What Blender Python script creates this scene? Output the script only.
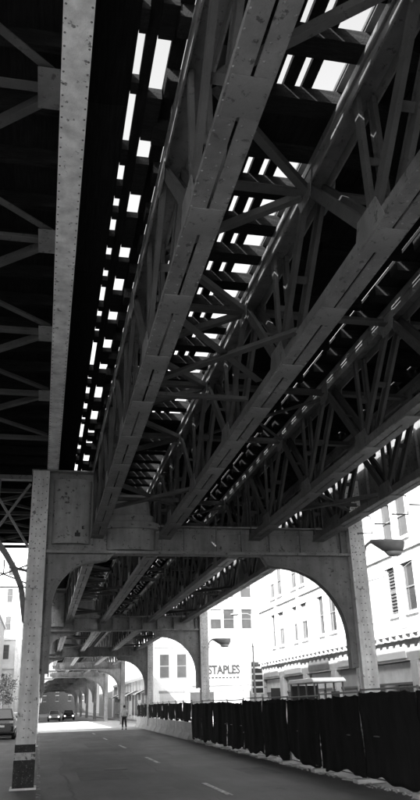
import bpy, math, random
from mathutils import Vector, Matrix
random.seed(7)
for o in list(bpy.data.objects): bpy.data.objects.remove(o)
scene = bpy.context.scene
COL = scene.collection
R = math.radians
sin, cos, pi = math.sin, math.cos, math.pi

# ------------------------------------------------------------------ camera
CAM_H = 1.7
def cam_matrix(yaw, pitch, roll):
    f = Vector((sin(yaw)*cos(pitch), cos(yaw)*cos(pitch), sin(pitch)))
    r = Vector((cos(yaw), -sin(yaw), 0)); u = r.cross(f)
    r2 = r*cos(roll) + u*sin(roll); u2 = u*cos(roll) - r*sin(roll)
    m = Matrix((r2, u2, -f)).transposed().to_4x4(); m.translation = (0, 0, CAM_H)
    return m
cam = bpy.data.cameras.new('camera')
cam.sensor_fit = 'VERTICAL'; cam.sensor_height = 36; cam.sensor_width = 36
cam.lens = 740.47/800*36
cam.clip_start = 0.05; cam.clip_end = 3000
cam_o = bpy.data.objects.new('camera', cam); COL.objects.link(cam_o)
cam_o.matrix_world = cam_matrix(R(12.685), R(22.319), R(-1.769))
scene.camera = cam_o

# ------------------------------------------------------------------ light
SUN_EL, SUN_AZ = R(36), R(222)          # behind the camera, to the left
world = bpy.data.worlds.new('World'); scene.world = world; world.use_nodes = True
nt = world.node_tree; nt.nodes.clear()
sky = nt.nodes.new('ShaderNodeTexSky'); sky.sky_type = 'NISHITA'; sky.sun_disc = False
sky.sun_elevation = SUN_EL; sky.sun_rotation = SUN_AZ; sky.dust_density = 3.0
bw = nt.nodes.new('ShaderNodeRGBToBW')   # black-and-white photograph
bg = nt.nodes.new('ShaderNodeBackground'); bg.inputs[1].default_value = 0.15
wo = nt.nodes.new('ShaderNodeOutputWorld')
nt.links.new(sky.outputs[0], bw.inputs[0]); nt.links.new(bw.outputs[0], bg.inputs[0]); nt.links.new(bg.outputs[0], wo.inputs[0])
sun = bpy.data.lights.new('sun', 'SUN'); sun.energy = 3.4; sun.angle = R(0.53); sun.color = (1, 1, 1)
sun_o = bpy.data.objects.new('sun', sun); COL.objects.link(sun_o)
sd = Vector((sin(SUN_AZ)*cos(SUN_EL), cos(SUN_AZ)*cos(SUN_EL), sin(SUN_EL)))
sun_o.rotation_euler = sd.to_track_quat('Z', 'Y').to_euler(); sun_o.location = (-40, -40, 60)
vs = scene.view_settings
vs.view_transform = 'Standard'; vs.look = 'None'; vs.gamma = 1; vs.use_curve_mapping = False
vs.exposure = 2.3
scene.render.engine = 'CYCLES'
scene.cycles.max_bounces = 8; scene.cycles.diffuse_bounces = 5
scene.render.resolution_x = 538; scene.render.resolution_y = 1024

# ------------------------------------------------------------------ materials (grey: the photograph is monochrome)
MATS = {}
def mat(name, v, var=.25, scale=3.0, rough=.75, bump=.15, spots=0.0, spot_v=.03, spot_scale=20, streak=None, metal=0.0, fine=60, spec=.3, big=0.0, drip=0.0):
    if name in MATS: return MATS[name]
    m = bpy.data.materials.new(name); m.use_nodes = True; t = m.node_tree; N = t.nodes; Lk = t.links
    b = N['Principled BSDF']
    tc = N.new('ShaderNodeTexCoord'); mp = N.new('ShaderNodeMapping'); Lk.new(tc.outputs['Object'], mp.inputs[0])
    if streak: mp.inputs['Scale'].default_value = streak
    oi = N.new('ShaderNodeObjectInfo')
    n1 = N.new('ShaderNodeTexNoise'); n1.inputs['Scale'].default_value = scale; n1.inputs['Detail'].default_value = 8; n1.inputs['Roughness'].default_value = .65
    Lk.new(mp.outputs[0], n1.inputs['Vector'])
    mr = N.new('ShaderNodeMapRange'); mr.inputs[1].default_value = .25; mr.inputs[2].default_value = .75
    mr.inputs[3].default_value = v*(1-var); mr.inputs[4].default_value = v*(1+var)
    Lk.new(n1.outputs[0], mr.inputs[0])
    out = mr.outputs[0]
    # each object its own tone
    ov = N.new('ShaderNodeMapRange'); ov.inputs[3].default_value = 1-var*.35; ov.inputs[4].default_value = 1+var*.35
    Lk.new(oi.outputs['Random'], ov.inputs[0])
    mu = N.new('ShaderNodeMath'); mu.operation = 'MULTIPLY'; Lk.new(out, mu.inputs[0]); Lk.new(ov.outputs[0], mu.inputs[1]); out = mu.outputs[0]
    if big:
        n4 = N.new('ShaderNodeTexNoise'); n4.inputs['Scale'].default_value = .35; n4.inputs['Detail'].default_value = 5
        Lk.new(tc.outputs['Object'], n4.inputs['Vector'])
        m4 = N.new('ShaderNodeMapRange'); m4.inputs[1].default_value = .35; m4.inputs[2].default_value = .65; m4.inputs[3].default_value = 1-big; m4.inputs[4].default_value = 1+big
        Lk.new(n4.outputs[0], m4.inputs[0])
        mu2 = N.new('ShaderNodeMath'); mu2.operation = 'MULTIPLY'; Lk.new(out, mu2.inputs[0]); Lk.new(m4.outputs[0], mu2.inputs[1]); out = mu2.outputs[0]
    if drip:
        md = N.new('ShaderNodeMapping'); md.inputs['Scale'].default_value = (5, 5, .45); Lk.new(tc.outputs['Object'], md.inputs[0])
        n5 = N.new('ShaderNodeTexNoise'); n5.inputs['Scale'].default_value = 1; n5.inputs['Detail'].default_value = 6; n5.inputs['Roughness'].default_value = .6
        Lk.new(md.outputs[0], n5.inputs['Vector'])
        m5 = N.new('ShaderNodeMapRange'); m5.inputs[1].default_value = .42; m5.inputs[2].default_value = .68; m5.inputs[3].default_value = 1; m5.inputs[4].default_value = 1-drip
        Lk.new(n5.outputs[0], m5.inputs[0])
        mu3 = N.new('ShaderNodeMath'); mu3.operation = 'MULTIPLY'; Lk.new(out, mu3.inputs[0]); Lk.new(m5.outputs[0], mu3.inputs[1]); out = mu3.outputs[0]
    if spots:
        n2 = N.new('ShaderNodeTexNoise'); n2.inputs['Scale'].default_value = spot_scale; n2.inputs['Detail'].default_value = 5; n2.inputs['Roughness'].default_value = .7
        Lk.new(tc.outputs['Object'], n2.inputs['Vector'])
        r2 = N.new('ShaderNodeMapRange'); r2.inputs[1].default_value = .66-spots*.2; r2.inputs[2].default_value = .70-spots*.2
        Lk.new(n2.outputs[0], r2.inputs[0])
        mx = N.new('ShaderNodeMix'); mx.data_type = 'FLOAT'; mx.inputs[3].default_value = spot_v
        Lk.new(r2.outputs[0], mx.inputs[0]); Lk.new(out, mx.inputs[2]); out = mx.outputs[0]
    cb = N.new('ShaderNodeCombineColor')
    for i in range(3): Lk.new(out, cb.inputs[i])
    Lk.new(cb.outputs[0], b.inputs['Base Color'])
    b.inputs['Roughness'].default_value = rough; b.inputs['Metallic'].default_value = metal
    b.inputs['Specular IOR Level'].default_value = spec
    if bump:
        n3 = N.new('ShaderNodeTexNoise'); n3.inputs['Scale'].default_value = fine; n3.inputs['Detail'].default_value = 6
        Lk.new(tc.outputs['Object'], n3.inputs['Vector'])
        bp = N.new('ShaderNodeBump'); bp.inputs['Strength'].default_value = bump; bp.inputs['Distance'].default_value = .02
        Lk.new(n3.outputs[0], bp.inputs['Height']); Lk.new(bp.outputs[0], b.inputs['Normal'])
    MATS[name] = m
    return m
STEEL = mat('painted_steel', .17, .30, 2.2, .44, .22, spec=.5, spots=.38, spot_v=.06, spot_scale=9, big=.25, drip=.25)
STEELW = mat('web_steel', .075, .35, 2.5, .65, .22, spots=.35, spot_v=.05, spot_scale=10, big=.25)  # web members toned darker than the chords to deepen the truss shadows
STEELBR = mat('brightened_steel', .78, .22, 4.0, .6, .3, spots=.22, spot_v=.22, spot_scale=6, big=.14, drip=.3)  # paler tone carries bounce light on near columns and flange underside
RUSTR = mat('rusty_rivet', .16, .4, 8, .8, .3)
SITEDARK = mat('darkened_site_ground', .10, .4, 1.5, .95, .6, big=.3)  # ground right of the fence, darkened to weaken light bounced off it
BOUNCEP = mat('pale_bounce_ground', .32, .15, 1.5, .85, .3, big=.1)  # for the unseen ground added as a bounce surface
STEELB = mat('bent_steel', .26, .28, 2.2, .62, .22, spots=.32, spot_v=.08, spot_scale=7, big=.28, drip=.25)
STEELD = mat('sooty_steel', .16, .35, 2.5, .7, .25, spots=.4, spot_v=.04, spot_scale=12, big=.2)
TIMBER = mat('creosoted_timber', .015, .5, 5, 1, .5, streak=(1, 6, 6), fine=40, spec=.03)
BOARD = mat('weathered_board', .012, .5, 4, 1, .4, streak=(8, .6, 4), fine=30, spec=.03)
RAIL = mat('rail_steel', .12, .3, 4, .5, .1, metal=.5)
ASPH = mat('asphalt', .12, .34, .8, .62, .5, spots=.16, spot_v=.05, spot_scale=1.1, fine=120, big=.22, streak=(1.6,.3,1))
GROUND = mat('ground', .10, .3, .6, .9, .4, fine=40, big=.2)
PAVE = mat('pavement', .30, .25, 1.5, .85, .4, spots=.3, spot_v=.12, spot_scale=6, fine=80, big=.15)
PAINTW = mat('worn_edge_paint', .3, .4, 8, .8, .3, spots=.9, spot_v=.08, spot_scale=7)
PAINT = mat('road_paint', .62, .35, 8, .8, .3, spots=.75, spot_v=.09, spot_scale=9)
CONC = mat('concrete', .42, .25, 2.5, .85, .4, spots=.3, spot_v=.18, spot_scale=7, big=.15)
PLASTER = mat('pale_stone', .62, .12, 1.6, .8, .25, spots=.15, spot_v=.4, spot_scale=5, big=.08)
PLASTER2 = mat('cream_brick', .5, .14, 3, .85, .3, big=.08)
TRIM = mat('stone_trim', .66, .15, 5, .8, .3, spots=.2, spot_v=.3)
SHOP = mat('shopfront_paint', .5, .2, 2, .6, .1)
SHOPD = mat('dark_fascia', .12, .3, 2, .5, .05)
GLASS = mat('window_glass', .05, .4, .7, .12, .0, spec=.6)
BLIND = mat('window_blind', .3, .15, 2, .7, .1)
PAPER = mat('papered_glass', .62, .2, 2, .6, .1)
FRAME = mat('window_frame', .16, .2, 4, .6, .05)
CLOTH = mat('black_screen_cloth', .012, .5, 3, .95, .3, fine=200, spec=.1, streak=(2, 2, .6))
GALV = mat('galvanised_pipe', .16, .3, 10, .45, .1, metal=.4)
RUBBER = mat('rubber', .02, .3, 10, .85, .2)
CARBLK = mat('black_car_paint', .015, .2, 3, .25, 0, spec=.6)
CARGRY = mat('grey_car_paint', .2, .1, 3, .3, 0, spec=.6)
CARWHT = mat('white_car_paint', .7, .08, 3, .35, 0, spec=.5)
CHROME = mat('chrome', .6, .1, 5, .2, 0, metal=1)
SKIN = mat('skin', .38, .1, 6, .6, .05)
HAIR = mat('dark_hair', .02, .3, 30, .7, .3)
SHIRT = mat('pale_shirt', .6, .12, 8, .9, .2)
TROUS = mat('dark_trousers', .03, .3, 8, .9, .2)
BARK = mat('bark', .09, .4, 9, .9, .5)
LEAF = mat('leaf', .05, .5, 2, .6, .1)
SIGNW = mat('sign_white', .7, .06, 3, .6, .0)
SIGNK = mat('sign_black', .03, .2, 3, .6, .0)
LAMPM = mat('lamp_housing', .2, .2, 4, .55, .1)
def emit(name, v, s):
    m = bpy.data.materials.new(name); m.use_nodes = True; b = m.node_tree.nodes['Principled BSDF']
    b.inputs['Base Color'].default_value = (v, v, v, 1); b.inputs['Emission Color'].default_value = (1, 1, 1, 1); b.inputs['Emission Strength'].default_value = s
    return m
HEADL = emit('lit_headlamp', .8, 1.5)

# ------------------------------------------------------------------ mesh helpers
class MB:
    def __init__(s): s.v = []; s.f = []
    def add(s, vs, fs):
        n = len(s.v); s.v += [tuple(v) for v in vs]; s.f += [tuple(i+n for i in f) for f in fs]; return s
    def box(s, x0, x1, y0, y1, z0, z1):
        return s.add([(x0,y0,z0),(x1,y0,z0),(x1,y1,z0),(x0,y1,z0),(x0,y0,z1),(x1,y0,z1),(x1,y1,z1),(x0,y1,z1)],
                     [(3,2,1,0),(4,5,6,7),(0,1,5,4),(1,2,6,5),(2,3,7,6),(3,0,4,7)])
    def bar(s, p0, p1, w, h, side=(1,0,0)):
        p0 = Vector(p0); p1 = Vector(p1); d = (p1-p0).normalized(); sd_ = Vector(side); sd_ = (sd_ - d*d.dot(sd_))
        if sd_.length < 1e-4: sd_ = d.orthogonal()
        sd_.normalize(); up = d.cross(sd_)
        vs = []
        for p in (p0, p1):
            for a, b in ((-1,-1),(1,-1),(1,1),(-1,1)): vs.append(p + sd_*a*w/2 + up*b*h/2)
        return s.add(vs, [(0,1,2,3)[::-1],(4,5,6,7),(0,1,5,4),(1,2,6,5),(2,3,7,6),(3,0,4,7)])
    def tube(s, pts, r, n=8):
        pts = [Vector(p) for p in pts]; rings = []
        ref = Vector((.3,.2,1))
        for i, p in enumerate(pts):
            d = (pts[min(i+1,len(pts)-1)] - pts[max(i-1,0)]).normalized()
            a = d.cross(ref)
            if a.length < 1e-3: a = d.orthogonal()
            a.normalize(); b = d.cross(a)
            rr = r[i] if isinstance(r, (list, tuple)) else r
            rings.append([p + a*cos(2*pi*k/n)*rr + b*sin(2*pi*k/n)*rr for k in range(n)])
        vs = [v for q in rings for v in q]; fs = []
        for i in range(len(pts)-1):
            for k in range(n): fs.append((i*n+k, i*n+(k+1)%n, (i+1)*n+(k+1)%n, (i+1)*n+k))
        fs.append(tuple(range(n))[::-1]); fs.append(tuple((len(pts)-1)*n+k for k in range(n)))
        return s.add(vs, fs)
    def lathe(s, prof, c=(0,0,0), n=20, axis='Z', sx=1, sy=1):
        vs = []; fs = []
        for (r, z) in prof:
            for k in range(n):
                a = 2*pi*k/n; x, y = r*cos(a)*sx, r*sin(a)*sy
                vs.append({'Z': (c[0]+x, c[1]+y, c[2]+z), 'X': (c[0]+z, c[1]+x, c[2]+y), 'Y': (c[0]+x, c[1]+z, c[2]+y)}[axis])
        for i in range(len(prof)-1):
            for k in range(n): fs.append((i*n+k, i*n+(k+1)%n, (i+1)*n+(k+1)%n, (i+1)*n+k))
        fs.append(tuple(range(n))[::-1]); fs.append(tuple((len(prof)-1)*n+k for k in range(n)))
        return s.add(vs, fs)
    def prism(s, poly, a0, a1, plane='XZ'):
        n = len(poly)
        P = {'XZ': lambda p, a: (p[0], a, p[1]), 'YZ': lambda p, a: (a, p[0], p[1]), 'XY': lambda p, a: (p[0], p[1], a)}[plane]
        vs = [P(p, a0) for p in poly] + [P(p, a1) for p in poly]
        fs = [tuple(range(n))[::-1], tuple(range(n, 2*n))] + [(i, (i+1)%n, n+(i+1)%n, n+i) for i in range(n)]
        return s.add(vs, fs)
    def rivet(s, p, nrm, r=.017, n=6):
        p = Vector(p); d = Vector(nrm).normalized(); a = d.orthogonal().normalized(); b = d.cross(a)
        vs = [p + (a*cos(2*pi*k/n)+b*sin(2*pi*k/n))*r for k in range(n)] + [p + (a*cos(2*pi*k/n)+b*sin(2*pi*k/n))*r*.6 + d*r*.6 for k in range(n)]
        return s.add(vs, [(k,(k+1)%n,n+(k+1)%n,n+k) for k in range(n)] + [tuple(range(n,2*n))])
    def mesh(s, name, m, smooth=False):
        me = bpy.data.meshes.new(name); me.from_pydata(s.v, [], s.f); me.update()
        me.materials.append(m)
        import bmesh
        bm = bmesh.new(); bm.from_mesh(me); bmesh.ops.recalc_face_normals(bm, faces=bm.faces[:]); bm.to_mesh(me); bm.free()
        if smooth:
            for p in me.polygons: p.use_smooth = True
        return me
    def obj(s, name, m, parent=None, smooth=False, bevel=0, **props):
        return link(name, s.mesh(name, m, smooth), parent, bevel, **props)
def link(name, me, parent=None, bevel=0, loc=None, **props):
    o = bpy.data.objects.new(name, me); COL.objects.link(o)
    if parent: o.parent = parent
    if loc: o.location = loc
    if bevel:
        b = o.modifiers.new('bevel', 'BEVEL'); b.width = bevel; b.segments = 2; b.limit_method = 'ANGLE'
    for k, v in props.items(): o[k] = v
    return o
def thing(name, label, cat, loc=(0,0,0), rz=0, group=None):
    o = bpy.data.objects.new(name, None); COL.objects.link(o); o.location = loc; o.rotation_euler = (0,0,rz); o.empty_display_size = .2
    return tag(o, label, cat, group)
def tag(o, label=None, cat=None, group=None, kind=None):
    if label: o['label'] = label
    if cat: o['category'] = cat
    if group: o['group'] = group
    if kind: o['kind'] = kind
    return o
def copy_tree(o, parent=None):
    c = o.copy(); COL.objects.link(c); c.parent = parent
    for ch in o.children: copy_tree(ch, c)
    return c

# ------------------------------------------------------------------ ground
BENT0, SPAN = 19.8, 21.6
g = MB(); g.add([(-900,-900,-.03),(900,-900,-.03),(900,900,-.03),(-900,900,-.03)], [(0,1,2,3)]).obj('ground', GROUND, kind='structure')
road = MB().box(-3.6, 10.4, -60, 420, -.2, 0).obj('road', ASPH, kind='structure')
MB().box(-400, -3.6, 56, 82, -.2, 0).box(10.4, 400, 56, 82, -.2, 0).obj('cross_street', ASPH, kind='structure')
def pave(name, x0, x1, y0, y1, m=None):
    MB().box(x0, x1, y0, y1, -.2, .14).obj(name, m or PAVE, kind='structure', bevel=.02)
pave('pavement', -8.2, -3.605, -2.5, 55.9); pave('bounce_ground', -40, -3.605, -60, -2.6, BOUNCEP); pave('pavement', 10.405, 14.2, -60, 50.5, SITEDARK)  # pale ground out of view behind-left, added to bounce sun onto the steel
pave('pavement', -8.2, -3.605, 82.1, 420); pave('pavement', 10.405, 14.2, 82.1, 420)
pave('pavement', 14.3, 80, 82.1, 84.3); pave('pavement', 10.405, 60, 50.6, 55.9)
MB().box(-8, 40, 64.5, 112, -.19, .005).obj('crossing_slab', mat('sunlit_band_slab', .45, .15, 1.5, .85, .3, big=.1), kind='structure')  # paleness lifts the sunlit band across the road to near white
# painted lines
for y0, y1 in ((16.3,19.0),(26.2,29.3),(36.3,39.2),(46.2,49.1),(56.3,59),(114,117)):
    MB().box(3.78, 3.90, y0, y1, .004, .006).obj('lane_marking', PAINT, road)
y = 9.0
while y < 66:
    l = random.uniform(.5, 1.5)
    MB().box(.02, .12, y, y+l, .004, .006).obj('edge_marking', PAINTW, road)
    y += l + random.uniform(.15, .6)
for x0 in (-2.8, -1.6, 1.0, 2.2, 4.4, 5.6, 6.8):
    MB().box(x0, x0+.55, 68, 71.6, .004, .006).obj('crossing_bar', PAINT, road)
rn = random.Random(21)
for (x, y, w, l, v) in ((1.1,21,1.3,3.2,0),(4.9,30,1.6,2.6,1),(2.3,38,1.1,4.5,0),(5.4,20.5,.9,2.2,0),(1.4,52,2.2,3,1),(5.2,44,1.2,6,0),(2.2,17.2,.8,1.6,1)):
    MB().add([(x,y,.003),(x+w+rn.uniform(-.1,.1),y+rn.uniform(-.1,.1),.003),(x+w,y+l,.003),(x+rn.uniform(-.1,.1),y+l,.003)],[(0,1,2,3)]).obj('road_patch', mat('patch_dark', .098, .3, 2, .75, .4, fine=120) if v == 0 else mat('patch_pale', .145, .25, 2, .75, .4, fine=120), road)
for (x, y, L) in ((.9,15,22),(3.5,15,40),(6.2,15,40)):
    m = MB(); px = x; yy = y
    while yy < y+L:
        nx = px+rn.uniform(-.08,.08); m.add([(px-.025,yy,.0035),(px+.025,yy,.0035),(nx+.025,yy+.5,.0035),(nx-.025,yy+.5,.0035)],[(0,1,2,3)]); px = nx; yy += .5
    m.obj('tar_seam', mat('tar', .025, .3, 4, .5, .2), road)
MB().lathe([(.36,0),(.36,.008),(.33,.012),(0.02,.012)], (2.3, 24.5, 0), 24).obj('manhole_cover', RAIL, road)

# ------------------------------------------------------------------ viaduct bents
def col_rivets(zs, xs, y, nrm, axis='X'):
    m = MB()
    for z in zs:
        for x in xs:
            m.rivet((x, y, z) if axis == 'X' else (y, x, z), nrm)
    return m
def arange(a, b, st):
    out = []
    while a < b: out.append(a); a += st
    return out
# column: two flange plates, two set-back channels and edge angles
def column_mesh():
    m = MB()
    m.box(-.22,.22,-.225,-.205,0,7.62); m.box(-.22,.22,.205,.225,0,7.62)
    m.box(-.17,-.15,-.205,.205,0,7.62); m.box(.15,.17,-.205,.205,0,7.62)
    for sx in (-1,1):
        for sy in (-1,1):
            a, b = sorted((sx*.17, sx*.218)); c, d = sorted((sy*.187, sy*.205)); m.box(a,b,c,d,0,7.62)
            a, b = sorted((sx*.17, sx*.188)); c, d = sorted((sy*.10, sy*.187)); m.box(a,b,c,d,0,7.62)
    m.box(-.30,.30,-.30,.30,.0,.04)
    return m
def column_rivet_mesh():
    m = MB()
    for z in arange(.15, 7.5, .19):
        for x in (-.055,.055): m.rivet((x,-.225,z),(0,-1,0))
        if z > 5.2:
            for x in (-.16,.16): m.rivet((x,-.225,z+.06),(0,-1,0))
    for z in arange(.1, 7.5, .24):
        for s in (-1,1):
            for yy in (-.145,.145): m.rivet((s*.188,yy,z),(s,0,0),.014)
    return m
COLM = column_mesh().mesh('column', STEELBR); COLDIM = column_mesh().mesh('column', STEELB); COLR = column_rivet_mesh().mesh('rivets', RUSTR)
CX0, CX1 = -.28, 8.55
def cross_girder():
    m = MB()
    m.box(CX0+.225, CX1-.225, -.012, .012, 5.5, 6.16)
    m.box(CX0+.225, CX1-.225, -.2, .2, 5.44, 5.5); m.box(1.16, CX1-.225, -.2, .2, 6.16, 6.2)
    m.box(CX0+.225, CX1-.225, -.16, -.012, 5.5, 5.52); m.box(CX0+.225, CX1-.225, -.03, -.012, 5.52, 5.66)
    m.box(1.16, CX1-.225, -.03, -.012, 6.02, 6.16)
    return m
def head_plate():
    m = MB(); m.box(CX0+.225, 1.15, -.011, .011, 6.161, 7.6); m.box(CX0-.25, 1.17, -.2, .2, 7.623, 7.66)
    m.box(1.11, 1.15, -.15, -.012, 5.67, 7.6); m.box(CX0+.226, CX0+.30, -.03, -.012, 5.67, 7.6); m.box(CX0+.30, 1.11, -.03, -.012, 7.42, 7.6)
    return m
CGM = cross_girder().mesh('cross_girder', STEELB); HPM = head_plate().mesh('head_plate', STEELB)
def half_drum(cx, prof, sy, n=18):
    m = MB(); vs = []; fs = []
    for (r, z) in prof:
        for k in range(n+1):
            a = pi+pi*k/n; vs.append((cx+r*cos(a), -.032+r*sin(a)*sy, z))
    for q in range(len(prof)-1):
        for k in range(n): fs.append((q*(n+1)+k, q*(n+1)+k+1, (q+1)*(n+1)+k+1, (q+1)*(n+1)+k))
    fs.append(tuple(range(n+1))); fs.append(tuple((len(prof)-1)*(n+1)+k for k in range(n+1)))
    return m.add(vs, fs)
DPM = half_drum(2.16, [(.64,5.53),(.66,6.08),(.76,6.10),(.76,6.26),(.66,6.29),(.62,6.33),(.62,6.45),(.50,6.50),(.46,7.02)], .45).mesh('drum_casing', STEELB)
HDM = half_drum(.57, [(.50,5.69),(.50,7.40),(.47,7.415)], .42).mesh('drum_casing', STEELB)
STX = [1.66, 2.4, 3.0, 3.6, 4.5, 5.2, 6.0, 6.9, 8.1]
def stiff():
    m = MB()
    m.box(-.008,.008,-.14,-.012,5.522,6.158); m.box(-.06,-.008,-.028,-.012,5.662,6.018)
    m.box(-.008,.008,.012,.14,5.502,6.158)
    return m
STM = stiff().mesh('stiffener', STEELB)
def cg_rivets():
    m = MB()
    for x in arange(CX0+.35, CX1-.3, .12):
        m.rivet((x,-.03,5.6),(0,-1,0)); m.rivet((x,-.03,7.5 if x < 1.05 else 6.09),(0,-1,0))
        m.rivet((x,-.12,5.44),(0,0,-1)); m.rivet((x,.12,5.44),(0,0,-1))
    for x in STX:
        for z in arange(5.75, 6.0, .1): m.rivet((x-.035,-.028,z),(0,-1,0),.013)
    for z in arange(5.7,6.1,.1):
        for x in arange(.12,.5,.1): m.rivet((x,-.012,z),(0,-1,0))
    return m
CGR = cg_rivets().mesh('rivets', STEELB)
def knee(side):
    """plate with a concave quarter-round edge, and a flange plate that follows it"""
    cx, cz, r = (1.28, 4.12, 1.12) if side < 0 else (2.1, 3.2, 1.93)
    arc = [(cx-r*cos(t), cz+r*sin(t)) for t in [R(a) for a in range(0, 91, 6)]]
    edge = [(.16,2.5)] + arc + [(cx+.25,cz+r+.05),(cx+.4,5.438)]
    poly = [(-.055,5.438),(-.055,2.5)] + edge
    X = (lambda x: x) if side < 0 else (lambda x: CX0+CX1-x)
    m = MB(); m.prism([(X(p[0]),p[1]) for p in poly], -.012, .012)
    f = MB()
    for a, b in zip(edge[:-1], edge[1:]):
        a3 = Vector((X(a[0]),0,a[1])); b3 = Vector((X(b[0]),0,b[1])); d=(b3-a3)
        f.bar(a3-d*.04, b3+d*.04, .26, .03, (0,1,0))
    rv = MB()
    for (x,z) in [(cx-(r+.1)*cos(t), cz+(r+.1)*sin(t)) for t in [R(a) for a in range(2, 88, 4)]]:
        rv.rivet((X(x),-.012,z),(0,-1,0))
    for z in arange(2.6,5.3,.14): rv.rivet((X(.02),-.012,z),(0,-1,0))
    for x in arange(.1,cx+.2,.14): rv.rivet((X(x),-.012,5.36),(0,-1,0))
    return m.mesh('knee_bracket', STEELB), f.mesh('edge_flange', STEELB), rv.mesh('rivets', STEELB)
KN = {s: knee(s) for s in (-1, 1)}
def plat_bracket():
    m = MB()
    # curved strut from the column out and up to the platform edge, top tie and web members
    pts = []
    for i in range(11):
        t = i/10; pts.append(Vector((CX0-.2-2.55*t**1.25, 0, 3.75+3.5*(t**.62))))
    for dy in (-.09,.09):
        for a, b in zip(pts[:-1], pts[1:]): m.bar(a+Vector((0,dy,0))-(b-a)*.03, b+Vector((0,dy,0))+(b-a)*.03, .05, .14, (0,1,0))
    m.box(-3.2, CX0-.24, -.1, .1, 7.40, 7.52)
    for a, b in (((-.5,5.6),(-1.35,6.9)),((-1.35,5.9),(-1.35,7.4)),((-.55,7.3),(-1.35,6.05)),((-2.0,6.5),(-1.4,7.4)),((-2.1,6.65),(-2.1,7.4)),((-.5,5.0),(-.95,5.1))):
        m.bar((a[0],0,a[1]),(b[0],0,b[1]), .09, .06, (0,1,0))
    return m.mesh('platform_bracket', STEEL)
PBM = plat_bracket()
ORD = ['behind the camera', 'nearest', 'second', 'third', 'fourth', 'fifth', 'sixth', 'seventh', 'eighth']
BENTS = [(-1, 'riveted steel bent standing just behind the viewpoint'),
         (0, 'nearest riveted steel arched bent, its dark-based left column beside the kerb line'),
         (1, 'second arched steel bent down the street, its right column behind the screened fence'),
         (2, 'third arched steel bent, last one before the sunlit crossing'),
         (3, 'arched steel bent standing in the sunlit street crossing'),
         (4, 'arched steel bent at the mouth of the dark far tunnel'),
         (5, 'second arched steel bent inside the dark far tunnel'),
         (6, 'third arched steel bent inside the dark far tunnel'),
         (7, 'fourth arched steel bent inside the dark far tunnel'),
         (8, 'farthest arched steel bent at the end of the dark tunnel')]
for k, lab in BENTS:
    Y = BENT0 + SPAN*k
    t = thing('viaduct_bent', lab, 'steel bent', (0,Y,0), 0, 'arched bents carrying the elevated railway')
    for cx, w in ((CX0,'left'),(CX1,'right')):
        c = link('column', COLM if k < 3 else COLDIM, t, loc=(cx,0,0))  # far columns in darker steel: tunnel shade put into the colour
        if -1 <= k < 3: link('rivets', COLR, c, kind='stuff')
        if k == 0 and cx == CX0:
            MB().box(-.245,.245,-.25,.25,.04,.62).box(-.235,.235,-.24,.24,.78,.95).obj('base_wrap', mat('tarred_wrap', .03, .5, 8, .8, .4, spots=.3, spot_v=.2, spot_scale=25), c, label='dark tarred wrap round the column foot')
            MB().box(-.24,.24,-.245,.245,.62,.78).obj('base_band', mat('torn_paper', .5, .4, 9, .9, .2, spots=.5, spot_v=.1, spot_scale=11), c, label='pale torn paper band round the column foot')
            MB().tube([(.20,-.16,.9),(.20,-.16,3.9),(.23,-.16,4.0),(.23,-.16,5.3)], .022, 8).obj('conduit', GALV, c)
    cg = link('cross_girder', CGM, t); link('head_plate', HPM, t)
    if k < 3: link('drum_casing', DPM, t); link('drum_casing', HDM, t)
    if k < 3: link('rivets', CGR, cg, kind='stuff')
    for x in STX: link('stiffener', STM, cg, loc=(x,0,0))
    if k == 0:
        MB().box(.66,.80,-.25,-.222,5.86,5.96).box(.70,.75,-.25,-.222,5.96,6.02).box(.84,.88,-.232,-.19,6.06,6.14).obj('patch_plate', SIGNK, cg, label='small dark ragged mark on the rounded casing')
    for s in (-1,1):
        kb = link('knee_bracket', KN[s][0], t); link('edge_flange', KN[s][1], kb)
        if k < 2: link('rivets', KN[s][2], kb, kind='stuff')
    if k < 1: link('platform_bracket', PBM, t)

# ------------------------------------------------------------------ lattice girders (Warren truss with posts), one per line and bay
ZB, DEP = 5.85, 1.90
NODES = [1.2+1.55*k for k in range(13)]          # even: bottom nodes, odd: top nodes
Y0, Y1 = .04, SPAN-.04
def chord_angle(s):
    m = MB(); a, b = sorted((s*.014, s*.17)); m.box(a,b,Y0,Y1,0,.018)
    a, b = sorted((s*.125, s*.143)); m.box(a,b,Y0,Y1,.018,.17); return m
CHM = {s: chord_angle(s).mesh('chord_angle', STEEL) for s in (-1,1)}
BAT = MB().box(-.15,.15,-.2,.2,-.010,-.0005).mesh('batten_plate', STEEL)
def topchord():
    m = MB(); m.box(-.17,.17,Y0,Y1,DEP+.0,DEP+.02); m.box(-.15,-.13,Y0,Y1,DEP-.15,DEP); m.box(.13,.15,Y0,Y1,DEP-.15,DEP); m.box(-.15,.15,Y0,Y1,DEP+.02,DEP+.14)
    return m
TCM = topchord().mesh('top_chord', STEEL)
def chord_riv():
    m = MB()
    for yy in arange(.15, SPAN-.1, .16):
        for x in (-.085,.085): m.rivet((x,yy,DEP),(0,0,-1),.014)
        for x in (-.155,.155): m.rivet((x,yy,0.0),(0,0,-1),.014)
        for x in (-.05,.05): m.rivet((x,yy+.08,0.0),(0,0,-1),.014)
    return m
CRM = chord_riv().mesh('rivets', STEEL)
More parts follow.
